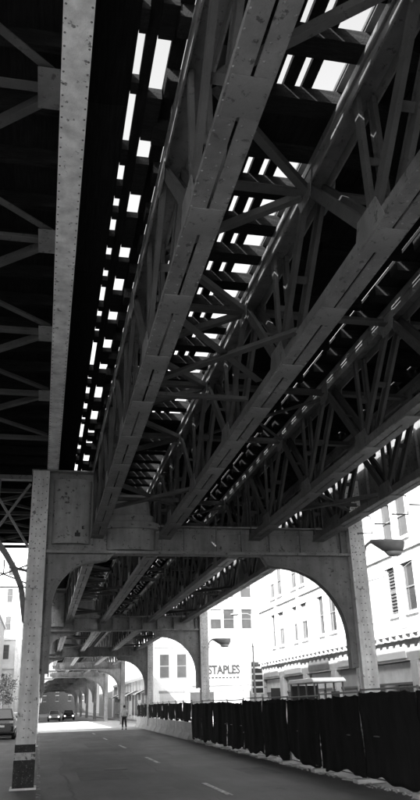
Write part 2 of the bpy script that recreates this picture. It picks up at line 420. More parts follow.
def pairbar(p, q, gap=.20, w=.022, h=.075, lace=5):
    """two angle irons side by side with small tie plates between"""
    m = MB(); p = Vector(p); q = Vector(q)
    for s in (-1,1):
        dx = Vector((s*gap/2,0,0)); m.bar(p+dx, q+dx, w, h)
        dx2 = Vector((s*(gap/2-.03),0,0)); n = (q-p).normalized().cross(Vector((1,0,0)))
        m.bar(p+dx2+n*(h/2-.007), q+dx2+n*(h/2-.007), .04, .013)
    for i in range(lace):
        t0 = (i+.6)/(lace+.2); c = p.lerp(q, t0); d = (q-p).normalized()*.05
        m.bar(c-d, c+d, gap-.02, .012)
    return m
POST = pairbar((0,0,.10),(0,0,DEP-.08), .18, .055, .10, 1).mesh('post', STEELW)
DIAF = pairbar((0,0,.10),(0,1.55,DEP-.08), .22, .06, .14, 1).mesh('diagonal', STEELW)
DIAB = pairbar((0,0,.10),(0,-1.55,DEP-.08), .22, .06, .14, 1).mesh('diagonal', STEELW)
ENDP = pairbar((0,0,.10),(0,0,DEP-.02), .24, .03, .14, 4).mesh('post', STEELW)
GUB = [MB().prism([(-.36,.02),(.36,.02),(.22,.34),(-.22,.34)], .1435, .155, 'YZ').mesh('gusset', STEEL), MB().prism([(-.36,.02),(.36,.02),(.22,.34),(-.22,.34)], -.155, -.1435, 'YZ').mesh('gusset', STEEL)]
GUT = [MB().prism([(-.30,DEP-.01),(.30,DEP-.01),(.18,DEP-.34),(-.18,DEP-.34)], .1505, .162, 'YZ').mesh('gusset', STEEL), MB().prism([(-.30,DEP-.01),(.30,DEP-.01),(.18,DEP-.34),(-.18,DEP-.34)], -.162, -.1505, 'YZ').mesh('gusset', STEEL)]
GX = [1.25, 3.06, 5.58, 7.45]
GNAME = ['first lattice girder from the left', 'second lattice girder from the left', 'third lattice girder from the left', 'rightmost lattice girder']
BNAME = {-2:'in the bay behind the viewpoint', -1:'overhead in the nearest bay', 0:'in the second bay beyond the nearest bent', 1:'in the third bay before the crossing', 2:'over the near half of the crossing', 3:'over the far half of the crossing', 4:'in the first far tunnel bay', 5:'in the second far tunnel bay', 6:'in the third far tunnel bay', 7:'in the last far tunnel bay'}
def far_girder_mesh():
    m = MB()
    for me in (CHM[-1], CHM[1], TCM): m.add([v.co for v in me.vertices], [tuple(p.vertices) for p in me.polygons])
    for i, yn in enumerate(NODES):
        if i % 2 == 0:
            for me in (POST, DIAF, DIAB): m.add([v.co+Vector((0,yn,0)) for v in me.vertices], [tuple(p.vertices) for p in me.polygons])
    return m.mesh('lattice_girder', STEEL)
FARG = far_girder_mesh()
for bay in range(-2, 8):
    Yb = BENT0 + SPAN*bay
    for gi, gx in enumerate(GX):
        lab = 'steel %s %s' % (GNAME[gi], BNAME[bay])
        if bay == -2 or bay > 1:
            tag(link('lattice_girder', FARG, loc=(gx,Yb,ZB)), lab, 'girder', 'lattice girders under the tracks'); continue
        t = thing('lattice_girder', lab, 'girder', (gx,Yb,ZB), 0, 'lattice girders under the tracks')
        for s in (-1,1): link('chord_angle', CHM[s], t)
        tc = link('top_chord', TCM, t)
        if bay == -1: link('rivets', CRM, t, kind='stuff')
        for i, yn in enumerate(NODES):
            link('batten_plate', BAT, t, loc=(0,yn,0))
            if i % 2 == 0:
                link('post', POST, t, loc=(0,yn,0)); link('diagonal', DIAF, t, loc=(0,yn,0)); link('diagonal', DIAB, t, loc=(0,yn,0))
                [link('gusset', q, t, loc=(0,yn,0)) for q in GUB]
            else: [link('gusset', q, t, loc=(0,yn,0)) for q in GUT]
        for yn in (Y0+.1, Y1-.1): link('post', ENDP, t, loc=(0,yn,0))
        link('batten_plate', BAT, t, loc=(0,.35,0)); link('batten_plate', BAT, t, loc=(0,SPAN-.35,0))

# plate girders under the platform (left)
def plate_girder(w, z0, z1):
    a = MB().box(-w/2,w/2,0.01,SPAN-.01,0,.03).mesh('bottom_flange', STEELBR)  # bounce light on the underside put into the paler tone
    b = MB().box(-.01,.01,.01,SPAN-.01,.03,z1-z0-.03)
    for s in (-1,1): b.box(min(s*.012,s*.1),max(s*.012,s*.1),.01,SPAN-.01,.031,.046)
    b = b.mesh('web', STEEL)
    c = MB().box(-w/2,w/2,.01,SPAN-.01,z1-z0-.03,z1-z0).mesh('top_flange', STEEL)
    r = MB()
    for yy in arange(.1,SPAN-.1,.16):
        for x in (-w*.42,w*.42): r.rivet((x,yy,0),(0,0,-1),.013)
    return a, b, c, r.mesh('rivets', RUSTR)
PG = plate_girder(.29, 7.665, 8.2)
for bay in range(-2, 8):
    for gx, nm in ((.015,'plate girder with rusty, bounce-brightened flat underside'),(-3.1,'outer plate girder under the left platform edge')):
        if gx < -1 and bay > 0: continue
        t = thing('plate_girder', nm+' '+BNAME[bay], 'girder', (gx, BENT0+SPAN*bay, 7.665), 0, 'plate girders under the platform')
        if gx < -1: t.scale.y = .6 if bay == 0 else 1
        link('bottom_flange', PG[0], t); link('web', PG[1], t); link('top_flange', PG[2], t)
        if bay in (-1,0): link('rivets', PG[3], t, kind='stuff')

FW = MB().box(-.012,.012,.01,SPAN-.01,6.78,8.62).box(-.1,.1,.01,SPAN-.01,6.74,6.779).box(-.1,.1,.01,SPAN-.01,8.621,8.66).mesh('web', STEELD)
FS = MB().box(-.09,-.0125,-.012,.012,6.78,8.62).mesh('stiffener', STEELD)
for bay in (-2,-1,0,1):
    t = thing('fascia_girder', 'dark fascia girder along right deck edge '+BNAME[bay], 'girder', (8.92, BENT0+SPAN*bay, 0), 0, 'fascia girders along the right edge')
    link('web', FW, t)
    for y in arange(.8, SPAN, 1.55): link('stiffener', FS, t, loc=(0,y,0))
# ------------------------------------------------------------------ bracing between girders
def angle_mesh(L, w=.075):
    return MB().box(0,L,-w/2,w/2,0,.012).box(0,L,-w/2,-w/2+.012,.012,w)
def brace_obj(parent, name, p, q, w=.075):
    p = Vector(p); q = Vector(q); d = q-p
    m = MB(); side = Vector((0,0,1)).cross(d).normalized()
    m.bar(p, q, w, .013, side); m.bar(p+side*(w/2-.006)+Vector((0,0,w/2)), q+side*(w/2-.006)+Vector((0,0,w/2)), .013, w-.015, side)
    return m.obj(name, STEELW, parent)
PAIR = [(0,1,'between girders one and two'),(1,2,'between girders two and three'),(2,3,'between the two right girders')]
for bay in (-1,0,1):
    Yb = BENT0+SPAN*bay
    for a, b, nm in PAIR:
        x0, x1 = GX[a]+.16, GX[b]-.16
        t = thing('lateral_bracing', 'steel angle bracing %s %s' % (nm, BNAME[bay]), 'bracing', (0,Yb,ZB), 0, 'lateral bracing frames')
        zt = DEP-.17; zb = .19
        for i in range(1,13,2):
            yn = NODES[i]
            brace_obj(t,'strut',(x0,yn,zt),(x1,yn,zt),.15)
            if i in (7,11) and a != 1 : brace_obj(t,'strut',(x0,yn,zb),(x1,yn,zb),.09)
            if a == 0:
                for s in (-1,1): brace_obj(t,'brace',(x1,yn+s*.06,zt-.03),(x0,yn+s*1.5,zt-.03),.10)
        if a == 1:
            for i in (2,10):
                brace_obj(t,'brace',(x0,NODES[i]-1.4,zt+.02),(x1,NODES[i]+1.4,zt+.02)); brace_obj(t,'brace',(x0,NODES[i]+1.4,zt-.06),(x1,NODES[i]-1.4,zt-.06))
        else:
            for yc in (NODES[1],NODES[6],NODES[11]-.3):
                brace_obj(t,'brace',(x0,yc-.85,zb+.02),(x1,yc+.85,zb+.02),.11); brace_obj(t,'brace',(x0,yc+.85,zb-.06),(x1,yc-.85,zb-.06),.11)
    # left platform bracing at plate girder level
    if bay > 0: continue
    t = thing('platform_bracing', 'zigzag steel struts under the left platform %s' % BNAME[bay], 'bracing', (0,Yb,7.69), 0, 'bracing under the platform')
    ys = [7.9+2.79*k for k in range(-2,5 if bay < 0 else 2)]
    for i, yy in enumerate(ys):
        brace_obj(t,'strut',(-3.0,yy,0),(-.12,yy,0),.13)
        if i+1 < len(ys):
            brace_obj(t,'brace',(-.14,yy+.12,.05),(-1.6,yy+1.39,.05),.10); brace_obj(t,'brace',(-1.6,yy+1.39,.05),(-.14,yy+2.67,.05),.10)
            brace_obj(t,'brace',(-3.0,yy+.12,.02),(-1.6,yy+1.35,.02),.10); brace_obj(t,'brace',(-1.6,yy+1.43,.02),(-3.0,yy+2.67,.02),.10)
            MB().box(-.36,-.12,yy-.28,yy+.28,-.012,-.002).obj('gusset', STEEL, t)

# ------------------------------------------------------------------ tracks
TZ = ZB+DEP+.145
TIEP = .78
def track(xl, xr, label, boards, rails, ys=(2.6, 62.8), infill=()):
    t = thing('railway_track', label, 'railway track', ((xl+xr)/2, 2.6, TZ), 0, 'railway tracks on the viaduct')
    ox = (xl+xr)/2
    w = (xr-xl)/2
    tm = [MB().box(-w-e,w+f,-.13,.13,0,.18).mesh('tie', TIMBER) for e, f in ((0,0),(.04,-.05),(-.05,.03))]
    y = ys[0]+.35; i = 0
    while y < ys[1]:
        o = link('tie', random.choice(tm), t, loc=(random.uniform(-.02,.02), y-2.6+random.uniform(-.03,.03), 0)); o.rotation_euler.z = random.uniform(-.008,.008)
        y += TIEP; i += 1
    ib = MB().box(-w+.1,w-.1,-.23,.23,.02,.08).mesh('infill_board', BOARD)
    for q in range(i):
        if q in infill or (q > 16 and random.random() < .15): link('infill_board', ib, t, loc=(0,.35+q*TIEP+TIEP/2,0))
    m = MB()
    for y in arange(BENT0-2*SPAN, ys[0]-.3, TIEP): m.box(-w,w,y-2.6-.11,y-2.6+.11,0,.17)
    for y in arange(ys[1]+.4, BENT0+8*SPAN, TIEP): m.box(-w,w,y-2.6-.13,y-2.6+.13,0,.17)
    m.obj('distant_ties', TIMBER, t, kind='stuff')
    ya, yb = BENT0-2*SPAN-2.6, BENT0+8*SPAN-2.6
    for (a, b) in boards:
        # boards come in random lengths, butted with small gaps
        y = ya
        while y < 62:
            l = random.choice((3.9,4.7,5.46,6.24)); MB().box(a-ox,b-ox,y,y+l-.012,.191,.245+random.uniform(0,.012)).obj('deck_board', BOARD, t); y += l
        MB().box(a-ox,b-ox,y,yb,.191,.25).obj('deck_board', BOARD, t)
    for x in rails:
        MB().box(x-.065-ox,x+.065-ox,ya,yb,.191,.205).box(x-.012-ox,x+.012-ox,ya,yb,.205,.31).box(x-.036-ox,x+.036-ox,ya,yb,.31,.35).obj('rail', RAIL, t)
    return t
track(1.0, 3.72, 'timber track on open ties above the first two lattice girders',
      [(.98,1.13),(1.2,1.45),(1.62,1.88),(1.883,2.22),(2.295,2.43),(2.51,2.63),(3.085,3.375),(3.405,3.735)], [1.53, 2.985], infill=(4,))
track(5.14, 8.1, 'timber track on ties above the two right lattice girders',
      [(5.135,5.4),(5.402,5.70),(5.703,5.83),(5.92,6.14),(6.142,6.38),(6.382,6.64),(6.642,6.9),(6.903,7.18),(7.38,7.55),(7.552,7.75),(7.753,8.08)], [5.88, 7.28])
# walkway between the tracks and outer walkway
def walkway(x0, x1, z, label, n, cat='walkway', gap=.0015):
    t = thing('timber_walkway', label, cat, ((x0+x1)/2, 0, z), 0, 'timber walkways beside the tracks')
    w = (x1-x0)/n
    for i in range(n):
        y = BENT0-2*SPAN
        while y < BENT0+2*SPAN:
            l = random.choice((3.6,4.8,6.0)); MB().box(-(x1-x0)/2+i*w+gap/2, -(x1-x0)/2+(i+1)*w-gap/2, y, y+l-.01, 0, .05).obj('plank', BOARD, t); y += l
        MB().box(-(x1-x0)/2+i*w+gap/2, -(x1-x0)/2+(i+1)*w-gap/2, y, BENT0+8*SPAN, 0, .05).obj('plank', BOARD, t)
    m = MB()
    jx = MB().box(-(x1-x0)/2+.02,(x1-x0)/2-.02,-.06,.06,-.16,-.001).mesh('bearer', TIMBER)
    for y in arange(1.0, 63, 1.56): link('bearer', jx, t, loc=(0,y,0))
    return t
walkway(3.737, 5.065, TZ+.165, 'dark plank walkway between the two tracks', 5)
walkway(8.14, 8.75, TZ+.165, 'narrow plank walkway outside the right track', 3)
# strip of mixed timber between platform and left track: long slits with short crossing blocks
t = thing('timber_strip', 'dark timber strip with bright slits between platform and track', 'walkway', (.6, 0, TZ+.1), 0)
for a, b, z in ((.16,.62,.07),(.70,.82,.07)):
    y = BENT0-2*SPAN
    while y < BENT0+SPAN*2:
        l = random.choice((3.6,4.8,6.0)); MB().box(a-.6,b-.6,y,y+l-.01,z,z+.06).obj('plank', BOARD, t); y += l
    MB().box(a-.6,b-.6,y,BENT0+8*SPAN,z,z+.06).obj('plank', BOARD, t)
def blocks(x0, x1, gaps, lens, z):
    y = 3.0
    MB().box(x0-.6,x1-.6,BENT0-2*SPAN,y-.3,z,z+.1).obj('block', TIMBER, t)
    while y < 34:
        l = random.uniform(*lens); MB().box(x0-.6,x1-.6,y,y+l,z,z+random.uniform(.08,.15)).obj('block', TIMBER, t); y += l + random.choice(gaps)
    MB().box(x0-.6,x1-.6,y,BENT0+8*SPAN,z,z+.1).obj('block', TIMBER, t)
blocks(.618,.702,(.3,.4,.5,.65,.9,1.25),(.15,.4),-.0)
blocks(.818,.982,(.34,.38,.42,.5,.8),(.35,.85),.0)

# left platform: planks and joists
t = thing('station_platform', 'dark timber platform floor on the left above the struts', 'platform', (-2, 0, 8.23), 0)
jm = MB().box(-1.7,2.05,-.05,.05,-.02,.19).mesh('joist', TIMBER)
for y in arange(.5, 33, .93): link('joist', jm, t, loc=(0,y,0))
for i in range(14):
    x = -1.9+i*.29
    y = BENT0-2*SPAN
    while y < 32.8:
        l = random.choice((4.65,5.58,6.51)); MB().box(x,x+.2895,y,min(y+l,33)-.002,.191,.245).obj('plank', BOARD, t); y += l
MB().box(-1.95,-1.9,BENT0-2*SPAN,33,.10,1.3).obj('parapet_board', BOARD, t)

t = thing('cross_bracing', 'crossed steel bars under the far end of the left platform', 'bracing', (-1.9, 33.0, 7.66))
for p, q in (((-1.3,-1.15),(1.5,-.05)),((1.5,-1.15),(-1.3,-.05)),((-1.3,-1.15),(1.5,-1.15)),((-1.3,-1.2),(-1.3,0)),((1.5,-1.2),(1.5,0)),((.1,-.6),(.1,0))):
    MB().bar((p[0],0,p[1]),(q[0],0,q[1]),.08,.05,(0,1,0)).obj('brace', STEELD, t)
# cable hangers under the right girder
t = thing('cable_hanger', 'thin pipe run with hanging square brackets under the rightmost girder', 'pipe run', (7.9,14,6.1))
MB().tube([(0,-4,.02),(0,5.4,.06)], .03).obj('pipe', STEELD, t);
for yy in (-1.0,.9,1.8,2.8,3.9):
    MB().tube([(-.08,yy,.06),(.36,yy,.06),(.36,yy,-.4),(-.05,yy,-.4)], .018, 6).obj('hanger', STEELD, t)

# ------------------------------------------------------------------ lamps on the columns
def lamp(loc, label):
    t = thing('street_lamp', label, 'street lamp', loc, 0, 'bowl lamps on the viaduct columns')
    MB().tube([(0,0,-.62),(.03,0,-.3),(.09,0,-.12),(.22,0,-.02),(.34,0,0)], .04).obj('arm', LAMPM, t, smooth=True)
    # flat-topped head that drops to a bowl on its outer side
    prof = []; m = MB(); n = 20; rings = []
    for (x0, x1, hw, z) in ((.24,1.28,.17,.055),(.22,1.30,.21,.02),(.25,1.30,.215,-.02),(.46,1.27,.20,-.15),(.66,1.20,.17,-.27),(.74,1.14,.13,-.37),(.82,1.06,.07,-.40)):
        c = (x0+x1)/2; a = (x1-x0)/2
        rings.append([(c+a*cos(2*pi*k/n), hw*sin(2*pi*k/n), z) for k in range(n)])
    def skin(rs):
        mm = MB(); vs = [v for r_ in rs for v in r_]; fs = [tuple(range(n))[::-1], tuple((len(rs)-1)*n+k for k in range(n))]
        for i in range(len(rs)-1):
            for k in range(n): fs.append((i*n+k, i*n+(k+1)%n, (i+1)*n+(k+1)%n, (i+1)*n+k))
        return mm.add(vs, fs)
    skin(rings[:5]).obj('lamp_head', LAMPM, t, smooth=True); skin(rings[4:]).obj('bowl', mat('lamp_glass', .35, .1, 3, .2, 0), t, smooth=True)
    return t
lamp((8.76, BENT0-.1, 5.86), 'bowl street lamp on the arm of the nearest right column')
lamp((8.76, BENT0+SPAN-.1, 4.95), 'small bowl street lamp on the second bent above the fence')
MB().tube([(8.78,19.8,4.75),(10.4,22,5.25),(12.2,24.4,5.9),(13.98,26.8,6.7)], .012, 5).obj('cable', STEELD, label='thin cable slung from nearest right column to the pale facade', category='cable')

# ------------------------------------------------------------------ fence
def fx(y): return 7.13 + (y-16.9)*.029
def screen(y0, y1, z0, z1, seed, torn=0.0):
    gp = 0 if seed%3 == 1 else 0
    rn = random.Random(seed); am = rn.uniform(.5,1.7); nu, nv = 26, 14; vs = []; fs = []
    ph = [rn.uniform(0,6.28) for _ in range(6)]
    for j in range(nv+1):
        for i in range(nu+1):
            u, v = i/nu, j/nv
            top = z1 - .035*am*abs(sin(u*pi*5+ph[0])) - .05*max(0,sin(u*3+ph[1])) - rn.uniform(0,.008)
            bot = z0 + .05*sin(u*7+ph[1]) + .03*sin(u*19+ph[2]) + torn*max(0,u-.72)*1.9
            z = bot + (top-bot)*v
            x = (sin(pi*u)**.4 if 0 < u < 1 else 0)*am*(.035*sin(u*9+ph[3]+v*1.5)+.02*sin(u*23+ph[4])*(.4+v))+.03*rn.uniform(-.2,.2)+.02*sin(v*6+ph[5])
            vs.append((x, y0-.015+gp+(y1-y0+.03-2*gp)*u, z))
    for j in range(nv):
        for i in range(nu): a = j*(nu+1)+i; fs.append((a,a+1,a+nu+2,a+nu+1))
    return MB().add(vs, fs)
rope = []
FY = [11.05+3.05*k for k in range(0, 11)]
def panel(i, y0, y1, zbase, ztop, label):
    x = fx((y0+y1)/2); ang = math.atan(.029)
    t = thing('fence_panel', label, 'fence', (x, (y0+y1)/2, zbase), -ang, 'screened construction fence panels')
    h = ztop-zbase; L = (y1-y0)/2-.02
    MB().tube([(.05,-L,0),(.05,-L,h+.03)], .024).obj('post', GALV, t); MB().tube([(.05,L,0),(.05,L,h+.03)], .024).obj('post', GALV, t)
    MB().tube([(.05,-L,h),(.05,L,h)], .02).obj('top_rail', GALV, t)
    MB().tube([(.05,-L,.12),(.05,L,.12)], .018).obj('bottom_rail', GALV, t)
    if h > 1.3: MB().tube([(.05,-L,h*.5),(.05,L,h*.5)], .014).obj('middle_rail', GALV, t)
    s = screen(-L, L, .10 if h > 1.3 else .03, h-.04, i+3, .5 if i == 3 else .0).obj('screen', CLOTH, t, smooth=True)
    md = s.modifiers.new('thick','SOLIDIFY'); md.thickness = .006
    for k in range(int(h*2)+1):
        for sgn in (-1,1): MB().box(.01,.05,sgn*L-.02,sgn*L+.02,.25+k*.42,.29+k*.42).obj('tie_strap', SIGNW if (k+i)%7==0 else SIGNK, t)
    if h > 1.3: MB().box(-.28,.38,-L-.2,-L+.1,0,.09).obj('foot_block', CONC, t, bevel=.015)
FO = ['first','second','third','fourth','fifth','sixth','seventh','eighth','ninth','tenth','eleventh']
for i in range(10):
    panel(i, FY[i], FY[i+1], 0, 1.84 + (.06 if i < 2 else 0) + .02*((i*7)%3-1), 'black screened fence panel along the road, %s from the viewpoint' % FO[i])
# concrete barriers with lower screens on top, farther on
BM = MB().prism([(-.29,0),(.29,0),(.29,.09),(.13,.33),(.09,.84),(-.09,.84),(-.13,.33),(-.29,.09)], -1.5, 1.5).mesh('barrier', CONC)
yy = FY[10]+1.7; i = 0
while yy < 73:
    b = link('concrete_barrier', BM, loc=(fx(yy)+.05, yy, 0), bevel=.015); b.rotation_euler.z = -.029+random.uniform(-.01,.01)
    tag(b, 'pale concrete road barrier under the black screen, %s beyond the tall fence' % FO[i], 'barrier', 'concrete barriers beyond the fence')
    panel(40+i, yy-1.52, yy+1.52, .845, 1.9, 'short black screen panel on the concrete barriers, %s beyond the tall fence' % FO[i])
    yy += 3.14; i += 1
# rubble along the fence foot
m = MB(); rn = random.Random(3)
for k in range(520):
    y = rn.uniform(13, 42); x = fx(y)-.12+rn.gauss(0,.09); s = rn.uniform(.01,.034)*(1.6 if rn.random()<.12 else 1)
    n = 5; a0 = rn.uniform(0,6.28); h = s*rn.uniform(.4,.9)
    base = [(x+s*cos(a0+2*pi*q/n)*rn.uniform(.7,1.2), y+1.5*s*sin(a0+2*pi*q/n)*rn.uniform(.7,1.2), 0.001) for q in range(n)]
    top = [(x+(bx-x)*.6, y+(by-y)*.6, h) for bx,by,_ in base]
    m.add(base+top, [(q,(q+1)%n,n+(q+1)%n,n+q) for q in range(n)]+[tuple(range(n,2*n))])
tag(m.obj('rubble', mat('pale_rubble', .38, .4, 6, .9, .3)), 'pale rubble and grit scattered along the fence foot', 'rubble', kind='stuff')
rn = random.Random(12)
for k, y in enumerate((17.9,21.6,25.3,29.6,35.0)):
    l = rn.uniform(.35,1.0); x = fx(y)-.17
    o = MB().add([(-.05,-l/2,0),(.06,-l/2*.9,0),(.05,l/2,0),(-.06,l/2*.8,0),(-.03,-l/2,.03),(.03,-l/2*.8,.035),(.02,l/2*.9,.025),(-.03,l/2*.7,.03)],
        [(3,2,1,0),(4,5,6,7),(0,1,5,4),(1,2,6,5),(2,3,7,6),(3,0,4,7)]).obj('sandbag', mat('pale_sack', .42, .3, 6, .95, .4), bevel=.02)
    o.location = (x,y,.001); o.rotation_euler.z = rn.uniform(-.12,.12)
    tag(o, 'pale sandbag at the fence foot, %s from the viewpoint' % FO[k], 'sandbag', 'sandbags along the fence foot')

# ------------------------------------------------------------------ buildings
def facade(parent, plane, p0, u, n, W, z0, z1, wins, wallmat, depth=.25):
    """wall in strips and piers with real openings; wins: list of (u0,u1,z0,z1)"""
    u = Vector(u); n = Vector(n); p0 = Vector(p0)
    m = MB()
    def blk(a, b, c, d):
        if b-a < .001 or d-c < .001: return
        q = []
        for zz in (c, d):
            for (uu, dd) in ((a,0),(b,0),(b,-depth),(a,-depth)):
                P = p0+u*uu+n*dd; q.append((P.x,P.y,zz))
        m.add(q, [(0,1,2,3),(4,5,6,7),(0,1,5,4),(1,2,6,5),(2,3,7,6),(3,0,4,7)])
    rows = sorted(set((w[2],w[3]) for w in wins)); z = z0
    for (a, b) in rows:
        blk(0,W,z,a); x = 0
        for w in sorted(w for w in wins if (w[2],w[3]) == (a,b)): blk(x,w[0],a,b); x = w[1]
        blk(x,W,a,b); z = b
    blk(0,W,z,z1)
    return m.obj('wall', wallmat, parent)
def window(parent, p0, u, n, w, style=0):
    u = Vector(u); n = Vector(n); p0 = Vector(p0); a, b, c, d = w
    def bx(name, u0,u1,d0,d1,za,zb, mt, par):
        m = MB(); q = []
        for zz in (za,zb):
            for (uu,dd) in ((u0,d0),(u1,d0),(u1,d1),(u0,d1)):
                P = p0+u*uu+n*dd; q.append((P.x,P.y,zz))
        return m.add(q, [(0,1,2,3),(4,5,6,7),(0,1,5,4),(1,2,6,5),(2,3,7,6),(3,0,4,7)]).obj(name, mt, par)
    f = .06; mid = (c+d)/2
    fr = bx('window', a,b,-.12,-.06,c,c+f, FRAME, parent)
    bx('frame', a,b,-.12,-.06,d-f,d, FRAME, fr); bx('frame', a,a+f,-.12,-.06,c+f,d-f, FRAME, fr); bx('frame', b-f,b,-.12,-.06,c+f,d-f, FRAME, fr)
    bx('sash_bar', a+f,b-f,-.115,-.055,mid-.03,mid+.03, FRAME, fr)
    if style == 2:
        z = c+f
        while z < d-f-.03: bx('slat', a+f,b-f,-.12,-.05,z,z+.06, SHOPD, fr); z += .13
        bx('pane', a+f,b-f,-.155,-.135,c+f,d-f, BLIND, fr)
    else:
        bx('pane', a+f,b-f,-.105,-.095,c+f,mid-.03, GLASS, fr)
        bx('pane', a+f,b-f,-.107,-.092,mid+.03,d-f, BLIND if style == 1 else GLASS, fr)
    bx('sill', a-.1,b+.1,-.058,.09,c-.12,c, TRIM, fr)
    bx('lintel', a-.12,b+.12,-.12,.05,d,d+.2, TRIM, fr)
# --- pale building on the right, along the pavement
FXR = 14.0
B = thing('corner_building', 'pale stone building with paired tall windows behind the fence', 'building', (FXR, 30, 0))
def bm_obj(m, *a, **k): return m.obj(*a, **k)
BY0, BY1 = 23.0, 49.3
rn = random.Random(5); wins = []
for pr in range(-5, 5):
    yc = 41.0 + (pr-1)*4.27 + 4.27
    for dy in (-.72,.72):
        wins.append((yc+dy-.46-BY0, yc+dy+.46-BY0))
wins = [w for w in wins if w[0] > .8 and w[1] < BY1-BY0-.8]
allw = [(a,b,z0,z1) for (a,b) in wins for z0,z1 in ((4.85,6.72),(7.75,9.5),(10.6,12.3),(13.4,15.0))]
P0 = (FXR-FXR, BY0-30, 0)
facade(B, 'YZ', P0, (0,1,0), (-1,0,0), BY1-BY0, 4.1, 16.5, allw, PLASTER)
for w in allw:
    st = 1 if rn.random() < .35 else 0
    if abs(w[0]+BY0-29.3) < .9 and w[2] < 5: st = 2
    window(B, P0, (0,1,0), (-1,0,0), w, st)
MB().box(.26, 20, BY0-30+.01, BY1-30-.01, .02, 16.4).obj('core', PLASTER2, B)
# cornices with blocks
cn = MB().box(-.42,.05,BY0-30,BY1-30+.2,3.98,4.10).box(-.30,.03,BY0-30,BY1-30+.1,3.80,3.98).obj('cornice', TRIM, B)
dm = MB().box(-.40,-.302,-.11,.11,3.81,3.978).mesh('cornice_block', TRIM)
for y in arange(BY0-30+.3, BY1-30, .62): link('cornice_block', dm, cn, loc=(0,y,0))
for zc in (7.2,): MB().box(-.10,-.001,BY0-30,BY1-30,zc,zc+.16).obj('string_course', TRIM, B)
MB().box(-.55,.05,BY0-30,BY1-30+.3,16.5,16.9).obj('roof_cornice', TRIM, B)
for y in arange(BY0-30+1.0, BY1-30, 4.27): MB().box(-.07,-.002,y-.25,y+.25,4.3,7.19).obj('pilaster', PLASTER, B)
# shopfront: fascia, piers, display windows
MB().box(-.12,.24,BY0-30,BY1-30,3.05,3.795).obj('fascia', SHOP, B)
ys = arange(BY0-30, BY1-30, 4.27)
for i, y in enumerate(ys):
    MB().box(-.18,.2,y,y+.55,.14,3.04).obj('shop_pier', SHOP, B)
    ye = min(y+4.27, BY1-30)
    if ye-y < 1: continue
    sh = MB().box(.02,.12,y+.56,ye-.01,.14,.7).obj('shopfront', SHOP, B)
    MB().box(.10,.12,y+.6,ye-.05,.72,2.2).obj('pane', (PAPER, GLASS, BLIND)[i%3], sh)
    MB().box(.08,.13,y+.6,ye-.05,2.28,3.0).obj('transom_pane', PAPER if i%2 else BLIND, sh)
    MB().box(.04,.14,y+.56,ye-.01,2.2,2.28).obj('transom_bar', SHOPD, sh)
    MB().box(.05,.13,(y+ye)/2+.2,(y+ye)/2+.28,.7,2.2).obj('mullion', SHOPD, sh)
    sg = MB().box(-.17,-.122,y+.9,ye-.35,3.15,3.68).obj('sign_panel', (SHOPD, SIGNW, SHOP)[i%3], B)
# vertical blade sign at the corner
t = thing('blade_sign', 'narrow vertical sign of stacked dark panels at the building corner', 'sign', (13.45,48.6,2.2))
MB().box(-.42,.42,-.05,.05,0,2.0).obj('sign_board', SIGNW, t)
for k in range(5): MB().box(-.34,.34,-.075,-.051,.08+k*.39,.36+k*.39).obj('sign_panel', SIGNK, t)
MB().tube([(.40,0,.4),(.6,0,.4)], .03).tube([(.40,0,1.6),(.6,0,1.6)], .03).obj('fixing', FRAME, t)

# --- building across the side street
FY2 = 84.4
B = thing('shop_building', 'pale brick building with wide shop sign across the side street', 'building', (11.9, FY2, 0))
W = 36
xs = [1.6, 4.4, 7.0, 8.5, 10.6, 13.1, 15.6, 18.6, 21, 24]
allw = []
for x in xs:
    for z0,z1 in ((9.45,11.6),(12.9,15.1),(16.3,18.4)): allw.append((x-.62,x+.62,z0,z1))
facade(B,'XZ',(0,0,0),(1,0,0),(0,-1,0),W,0,20,allw,PLASTER2)
for i, w in enumerate(allw): window(B,(0,0,0),(1,0,0),(0,-1,0),w, 1 if i%4==2 else 0)
MB().box(.002,W,.26,20,.02,19.9).obj('core', PLASTER2, B)
MB().box(-.3,W,-.4,.1,20,20.6).obj('roof_cornice', TRIM, B)
MB().box(-.1,W,-.16,-.002,7.6,7.9).obj('string_course', TRIM, B); MB().box(-.1,W,-.10,-.002,12.1,12.3).obj('string_course', TRIM, B)
sb = MB().box(4.0,12.4,-.22,-.002,3.6,6.9).obj('sign_board', SIGNW, B)
fc = bpy.data.curves.new('sign_text','FONT'); fc.body = 'STAPLES'; fc.size = 1.25; fc.extrude = .05; fc.offset = .035; fc.align_x = 'LEFT'
fo = bpy.data.objects.new('tmp', fc); COL.objects.link(fo)
dg = bpy.context.evaluated_depsgraph_get(); tm = bpy.data.meshes.new_from_object(fo.evaluated_get(dg)); bpy.data.objects.remove(fo)
tm.materials.clear(); tm.materials.append(SIGNK)
to = link('sign_lettering', tm, sb); to.rotation_euler = (R(90),0,0); to.location = (5.85,-.28,4.75)
wdt = max(v.co.x for v in tm.vertices); to.scale = (3.6/wdt,1,1)
for k in range(9): MB().box(5.85+k*.4,5.85+k*.4+.3,-.25,-.223,4.25,4.42).obj('sign_stripe', SIGNK, sb)
for k in range(8):
    x = .6+k*3.3
    MB().box(x,x+2.6,-.04,-.003,.5,2.9).obj('shop_pane', GLASS if k%2 else BLIND, B); MB().box(x-.1,x+2.7,-.07,-.001,2.9,3.15).obj('shop_lintel', FRAME, B)
allx = [(1.1,4.4,6.9),(3.0,4.4,6.9)]
for (x,z0,z1) in allx:
    pw = MB().box(x-.55,x+.55,-.05,-.003,z0,z1).obj('window', FRAME, B); MB().box(x-.48,x+.48,-.06,-.051,z0+.08,(z0+z1)/2-.04).obj('pane', GLASS, pw); MB().box(x-.48,x+.48,-.06,-.051,(z0+z1)/2+.04,z1-.08).obj('pane', GLASS, pw)
